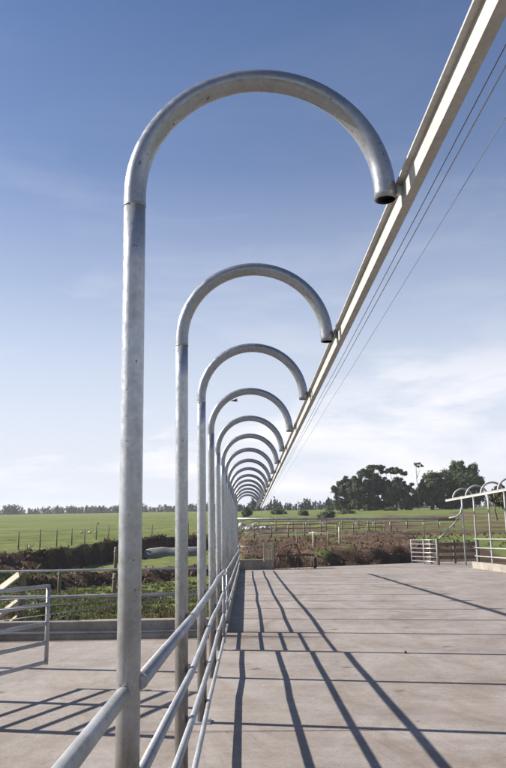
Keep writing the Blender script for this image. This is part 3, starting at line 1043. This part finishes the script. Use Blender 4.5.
def wheel(parent, x, y, z, r, w):
    wv = MB().tube([(x - w/2, y, z), (x - w/4, y, z), (x + w/4, y, z), (x + w/2, y, z)], [r * .86, r, r, r * .86], 18).build('tyre', BLACKRUB, parent, True)
    MB().tube([(x - w/2 - .01, y, z), (x + w/2 + .01, y, z)], r * .45, 14).build('rim', DARKSTEEL, wv, True)
wheel(cu, -1.12, 0, .30, .30, .16); wheel(cu, 1.12, 0, .30, .30, .16)

# hurdle gate at right end
hg = thing('hurdle_gate', 'pale six-rail hurdle gate standing open at the right yard end', 'gate', (10.66, 41.0, yz(41.0)))
hx, hy = -.80, 2.8
for h in (.18, .42, .66, .90, 1.14, 1.38):
    MB().tube([(0, 0, h), (hx, hy, h - SLOPE * hy)], .034, 8).build('rail', GALV, hg, True)
for q in (0, .5, 1):
    MB().tube([(hx * q, hy * q, .02 - SLOPE * hy * q), (hx * q, hy * q, 1.42 - SLOPE * hy * q)], .034, 8).build('stile', GALV_FAR, hg, True)
MB().bbox((.07, 0, .72), (.11, .11, 1.5), .01).build('post', TIMBER, hg)
# dark timber race fence between the hurdle and the right row
rc = thing('race_fence', 'dark timber rails between the hurdle gate and the right hoop row', 'fence', (12.3, 43.2, yz(43.2)))
for h in (.35, .72, 1.1):
    MB().bbox((0, 0, h), (2.9, .05, .20), .006).build('rail', TIMBER, rc)
for xx in (-1.4, 0, 1.4):
    MB().bbox((xx, .09, .6), (.14, .12, 1.5), .01).build('post', TIMBER, rc)

# timber fence beyond the earth bank
tf = thing('timber_post_fence', 'row of timber posts and wires on the dark earth beyond the yard', 'fence', (0, 0, 0))
pp = [(3.4, 49.5), (4.55, 49.6), (5.6, 50.0), (6.45, 50.6), (8.6, 52.2), (10.6, 53.6), (13.4, 55.0)]
tt = []
for k, (x, y) in enumerate(pp):
    z, _, _ = terrain(x, y)
    h = (1.0, 1.15, .95, 1.2, 1.0, .9, 1.1)[k]
    MB().tube([(x, y, z - .2), (x, y, z + h)], (.075 if k in (1, 3) else .05), 8).build('post', TIMBER_PALE if k in (1, 3) else TIMBER, tf, True)
    tt.append((x, y, z))
for h in (.35, .75):
    MB().tube([(x, y - .08, z + h) for x, y, z in tt], .008, 5).build('wire', CABLE, tf, True)

for (xa, ya, xb, yb, n, lab) in ((-.8, 63, 12.5, 66, 10, 'nearer of the two timber stockyard fences beyond the earth mound'),
                                 (-.5, 80, 24, 84, 14, 'farther stockyard fence below the rounded pale bush')):
    sf = thing('stockyard_fence', lab, 'fence', (0, 0, 0), 0, 'stockyard fences beyond the yard')
    line = []
    for k in range(n):
        x, y = lerp(xa, xb, k / (n - 1)), lerp(ya, yb, k / (n - 1))
        z, _, _ = terrain(x, y)
        h = 1.25 + R.uniform(-.12, .12)
        MB().tube([(x, y, z - .2), (x + R.uniform(-.05, .05), y, z + h)], [.075, .065], 8).build('post', TIMBER, sf, True)
        line.append((x, y, z))
    for h in (.4, .78, 1.12):
        MB().tube([(x, y - .09, z + h + R.uniform(-.03, .03)) for x, y, z in line], .035, 6).build('rail', TIMBER, sf, True)

# pale rubble heap beyond the corner: every block its own thing
rr = random.Random(11)
for k in range(22):
    x = rr.uniform(-1.6, 3.6); y = 88 + rr.uniform(-2.5, 2.5)
    z, _, _ = terrain(x, y)
    s = rr.uniform(.2, .62)
    vs = []
    for a in range(8):
        ang = a / 8 * 6.28
        for zz, q in ((0, .95), (.55, 1.0), (1.0, .6)):
            vs.append((math.cos(ang) * s * q * rr.uniform(.8, 1.15), math.sin(ang) * s * q * rr.uniform(.8, 1.15), s * 1.25 * zz * rr.uniform(.85, 1.1)))
    fs = []
    for a in range(8):
        b = (a + 1) % 8
        for q in (0, 1): fs.append((a*3+q, b*3+q, b*3+q+1, a*3+q+1))
    fs.append(tuple(a * 3 + 2 for a in range(8)))
    o = MB().add(vs, fs).build('boulder', STONE, None, False, (x, y, z - .1))
    tag(o, 'pale rubble block in the heap beyond the far left yard corner', 'boulder', 'pale rubble heap beyond the yard')

# bird
b = thing('flying_bird', 'small dark bird flying inside the fourth hoop', 'bird', (-.41 * 1.0, 30, 6.24), .5)
vs, fs = [], []
for xx, r_ in ((-.16, .004), (-.08, .022), (0, .032), (.07, .026), (.11, .018), (.15, .003)):
    for j in range(8):
        a = j / 8 * 6.283
        vs.append((xx, r_ * math.cos(a), r_ * math.sin(a)))
for i in range(5):
    for j in range(8): fs.append((i*8+j, (i+1)*8+j, (i+1)*8+(j+1) % 8, i*8+(j+1) % 8))
MB().add(vs, fs).build('body', FEATHER, b, True)
for s in (-1, 1):
    w = [(.06, s*.02, .01), (-.06, s*.02, .01), (-.04, s*.14, .075), (.05, s*.14, .08), (-.06, s*.27, .02)]
    wm = MB().add(w + [(p[0], p[1], p[2] - .008) for p in w], [(0, 1, 2, 3), (3, 2, 4), (5, 8, 7, 6), (8, 9, 7), (0, 3, 8, 5), (3, 4, 9, 8), (4, 2, 7, 9), (2, 1, 6, 7)])
    wm.build('wing', FEATHER, b)
MB().add([(-.14, 0, .005), (-.26, .04, 0), (-.26, -.04, 0), (-.14, 0, -.005), (-.26, .04, -.006), (-.26, -.04, -.006)], [(0, 1, 2), (3, 5, 4), (0, 3, 4, 1), (1, 4, 5, 2), (2, 5, 3, 0)]).build('tail', FEATHER, b)

# dark peg on the slab
pe = thing('drain_plug', 'small black plug lying on the slab right of the shadows', 'plug', (2.30, 10.95, yz(10.95)))
MB().tube([(0, 0, -.005), (0, 0, .02), (0, 0, .03)], [.022, .02, .014], 12).build('body', BLACKRUB, pe, True)
MB().tube([(0, 0, .03), (0, 0, .04)], .009, 8).build('stem', BLACKRUB, pe, True)

# ------------------------------------------------------------------ trees
def limb(m, a, b, r0, r1, rnd, n=5, wob=.08):
    a, b = Vector(a), Vector(b)
    L_ = (b - a).length
    pts, rs = [], []
    for i in range(n + 1):
        t = i / n
        p = a.lerp(b, t)
        if 0 < i < n: p += Vector((rnd.uniform(-1, 1), rnd.uniform(-1, 1), rnd.uniform(-.5, .5))) * L_ * wob
        pts.append(p); rs.append(lerp(r0, r1, t))
    m.tube(pts, rs, 8)
    return pts

def tree(x, y, h, clumps, leaf, label, seed, trunk_r=.35, leaf_n=150, size=.30, group='trees standing behind the right-hand hoops', fork=.35, name='tree'):
    """clumps: (dx, dz_rel, rx, rz) in metres / fraction of the height"""
    rnd = random.Random(seed)
    z, _, _ = terrain(x, y)
    t = thing(name, label, 'tree', (x, y, z - .3), 0, group)
    tm, cm = MB(), MB()
    top = Vector((rnd.uniform(-.4, .4), 0, h * fork))
    limb(tm, (0, 0, 0), top, trunk_r, trunk_r * .75, rnd, 6, .03)
    for (dx, dz, rx, rz_) in clumps:
        dy = rnd.uniform(-1, 1) * rx * .9
        c = Vector((dx, dy, dz * h))
        start = top if c.z > top.z + .5 else Vector((0, 0, h * fork * .7))
        limb(tm, start, c - Vector((0, 0, rz_ * .3)), trunk_r * .45, trunk_r * .1, rnd, 5, .06)
        k = max(7, int(rx * 5.0))
        for q in range(k):                                   # break every clump into leafy sprays
            a = rnd.uniform(0, 6.28); u = rnd.random() ** .5
            off = Vector((math.cos(a) * rx * u * .95, math.sin(a) * rx * u * .95, rnd.uniform(-.75, .75) * rz_))
            s = rnd.uniform(.20, .50)
            leaf_cloud(cm, c + off, (rx * s, rx * s, rz_ * s * 1.1), int(leaf_n * rnd.uniform(.7, 1.2)), size, rnd)
    tm.build('trunk', BARK, t, True)
    cm.build('crown', leaf, t)
    return t

def rnd_dome(rnd, w, z0, z1, n, r):
    out = []
    for k in range(n):
        a = rnd.uniform(0, math.pi)
        u = rnd.uniform(.35, 1) if k > n // 3 else rnd.uniform(.8, 1)
        out.append((math.cos(a) * w * u, z0 + (z1 - z0) * math.sin(a) * u, r * rnd.uniform(.8, 1.2), r * rnd.uniform(.65, .95)))
    return out

TY = 210
def tx(px, y=TY): return (px - 246.5) / 715.17 * y + .0 * y
q = random.Random(5)
# open-crowned pines
def skirt(w, n, r, zmax=.45):
    return [(q.uniform(-w, w), q.uniform(.10, zmax), r * q.uniform(.8, 1.2), r * q.uniform(.7, 1.0)) for _ in range(n)]
tree(tx(350), 214, 10.4, [(-3.0, .60, 1.6, 1.1), (-1.6, .82, 1.7, 1.1), (.6, .90, 1.8, 1.0), (2.2, .78, 1.7, 1.1), (-.4, .66, 2.0, 1.2), (-3.4, .42, 1.4, 1.0), (1.6, .52, 2.0, 1.3)] + skirt(3.2, 12, 1.8, .62), LEAF_PINE, 'broad open pine at the left end of the tall trees', 31, .40)
tree(tx(362), 207, 12.2, [(-2.2, .74, 1.6, 1.0), (-.2, .90, 1.8, 1.0), (1.9, .84, 1.7, .9), (1.0, .62, 1.9, 1.2), (-1.5, .55, 1.9, 1.2), (2.4, .62, 1.5, 1.0)] + skirt(3.0, 12, 1.9, .62), LEAF_PINE, 'dark pine second from left among the tall trees', 32, .42)
tree(tx(378), 212, 13.4, [(-2.6, .86, 1.6, .8), (-.6, .95, 1.7, .8), (1.4, .93, 1.6, .8), (3.0, .85, 1.5, .8), (-1.8, .70, 1.7, 1.0), (.6, .74, 1.7, .9), (2.0, .66, 1.4, .8), (-.4, .54, 2.0, 1.2)] + skirt(3.4, 14, 1.9, .60), LEAF_PINE, 'flat-topped umbrella pine, tallest in the left clump of trees', 33, .40)
tree(tx(392), 206, 12.8, [(-1.4, .88, 1.4, .7), (.8, .91, 1.5, .7), (2.4, .84, 1.2, .6), (.3, .68, 1.4, .8), (-1.4, .56, 1.6, 1.0), (1.6, .58, 1.2, .8)] + skirt(2.6, 10, 1.7, .50), LEAF_PINE, 'thin umbrella pine with sky showing under its top', 34, .34)
tree(tx(404.5), 204, 8.4, [(0, .82, 1.1, .8), (-.8, .64, 1.2, .9), (.9, .62, 1.3, .9)] + skirt(1.8, 6, 1.4, .5), LEAF_PINE, 'small dark round-topped tree below the spindly one', 35, .28)
# spindly single stem with a drooping head
tree(tx(410.5), 202, 13.6, [(-.3, .95, .45, .30), (.9, .96, .50, .32), (1.5, .92, .40, .40), (.5, .90, .45, .35)], LEAF_PINE, 'tall spindly bare stem with a small tufted head', 36, .085, 60, .16, fork=.93)
# two round evergreens
tree(tx(429), 208, 12.2, rnd_dome(q, 3.9, .32, .90, 15, 1.9) + [(0, .5, 3.0, 2.2)] + skirt(3.8, 10, 1.9, .4), LEAF_ROUND, 'round dense evergreen left of the biggest tree', 37, .55)
tree(tx(463), 212, 14.0, rnd_dome(q, 5.6, .34, .92, 22, 2.1) + [(0, .55, 4.0, 2.6), (5.0, .58, 1.6, 1.1)] + skirt(5.2, 14, 2.1, .4), LEAF_ROUND, 'biggest round evergreen standing behind the right-hand hoops', 38, .7)
# bronze tree behind the right hoops
tree(tx(494, 105), 105, 5.2, rnd_dome(q, 1.5, .45, .92, 9, .85) + [(0, .62, 1.3, 1.0)], LEAF_AUT, 'small bronze tree with bare trunk seen through the right hoops', 39, .16, 120, .14, fork=.42)

# round pale bush and a few hedge shrubs in the middle distance
def bush(x, y, w, h, leaf, label, seed):
    rnd = random.Random(seed)
    z, _, _ = terrain(x, y)
    t = thing('bush', label, 'bush', (x, y, z - .2), 0, 'bushes in the middle distance')
    m = MB()
    for k in range(16):
        a = rnd.uniform(0, math.pi); u = rnd.uniform(.2, .9)
        leaf_cloud(m, (math.cos(a) * w * u * .75, rnd.uniform(-.5, .5) * w, h * .18 + math.sin(a) * h * u * .68), (w * .3, w * .3, h * .26), 130, .16, rnd)
    m.build('crown', leaf, t)
    s = MB()
    for k in range(4):
        s.tube([(0, 0, -.1), (rnd.uniform(-.5, .5) * w, rnd.uniform(-.3, .3) * w, h * .6)], [.09, .03], 6)
    s.build('trunk', BARK, t, True)
bush(tx(325, 130), 130, 2.1, 2.1, LEAF_BUSH, 'rounded pale green bush left of the tall trees', 51)
bush(tx(303, 150), 150, 1.5, 1.5, LEAF_BUSH, 'low pale bush left of the rounded bush', 52)
bush(tx(346, 160), 160, 2.4, 1.2, LEAF_BUSH, 'low pale scrub just right of the rounded bush', 53)
bush(tx(247, 160), 160, 1.5, 2.3, LEAF_FAR, 'dark bush seen through the farthest hoops', 54)
bush(tx(277, 170), 170, 2.6, 1.6, LEAF_BUSH, 'yellowish low bush right of the overhead rail end', 55)
bush(tx(388, 190), 190, 2.2, 1.3, LEAF_AUT, 'brownish scrub at the foot of the pines', 56)

def far_wood(name, x0, x1, y0, y1, n, hmin, hmax, seed, label, pointed=False):
    rnd = random.Random(seed)
    m = MB()
    for k in range(n):
        u = (k + rnd.random()) / n
        x = lerp(x0, x1, u); y = lerp(y0, y1, u) + rnd.uniform(-15, 25)
        z, _, _ = terrain(x, y)
        env = .6 + .8 * (.5 + noise.noise(Vector((u * 17, seed, 0))))
        h = rnd.uniform(hmin, hmax) * env
        w = h * rnd.uniform(.45, .9)
        if pointed and rnd.random() < .5: w = h * .35; h *= 1.1
        for c in range(5):
            f = c / 4
            ww = w * (1 - .55 * f) * (.5 if pointed else .6)
            leaf_cloud(m, (x + rnd.uniform(-.4, .4) * w, y, z + h * (.1 + .78 * f)), (ww, ww, h * .2), 26, h * .085, rnd)
    o = m.build(name, LEAF_FAR)
    tag(o, label, None, None, 'stuff')
far_wood('far_wood', -330, -8, 560, 600, 520, 3.4, 6.2, 71, 'far dark belt of trees along the horizon of the left field')
far_wood('far_wood', -8, 70, 330, 300, 190, 2.2, 3.6, 72, 'far dark wood along the horizon left of the tall trees', True)
far_wood('far_wood', 40, 330, 420, 520, 300, 3.4, 6.0, 73, 'far belt of trees on the horizon behind the tall trees')

# ------------------------------------------------------------------ thin summer haze over the whole place
def build_haze():
    m = bpy.data.materials.new('haze_air'); m.use_nodes = True
    N, L = m.node_tree.nodes, m.node_tree.links
    N.remove(N['Principled BSDF'])
    v = N.new('ShaderNodeVolumePrincipled')
    v.inputs['Color'].default_value = (.90, .94, 1.0, 1)
    v.inputs['Density'].default_value = .00022
    v.inputs['Anisotropy'].default_value = .25
    L.new(v.outputs[0], N['Material Output'].inputs['Volume'])
    o = MB().box((0, 2050, 9), (6500, 5000, 26)).build('haze', m)
    tag(o, 'thin pale summer haze over the yard and fields', None, None, 'stuff')
build_haze()
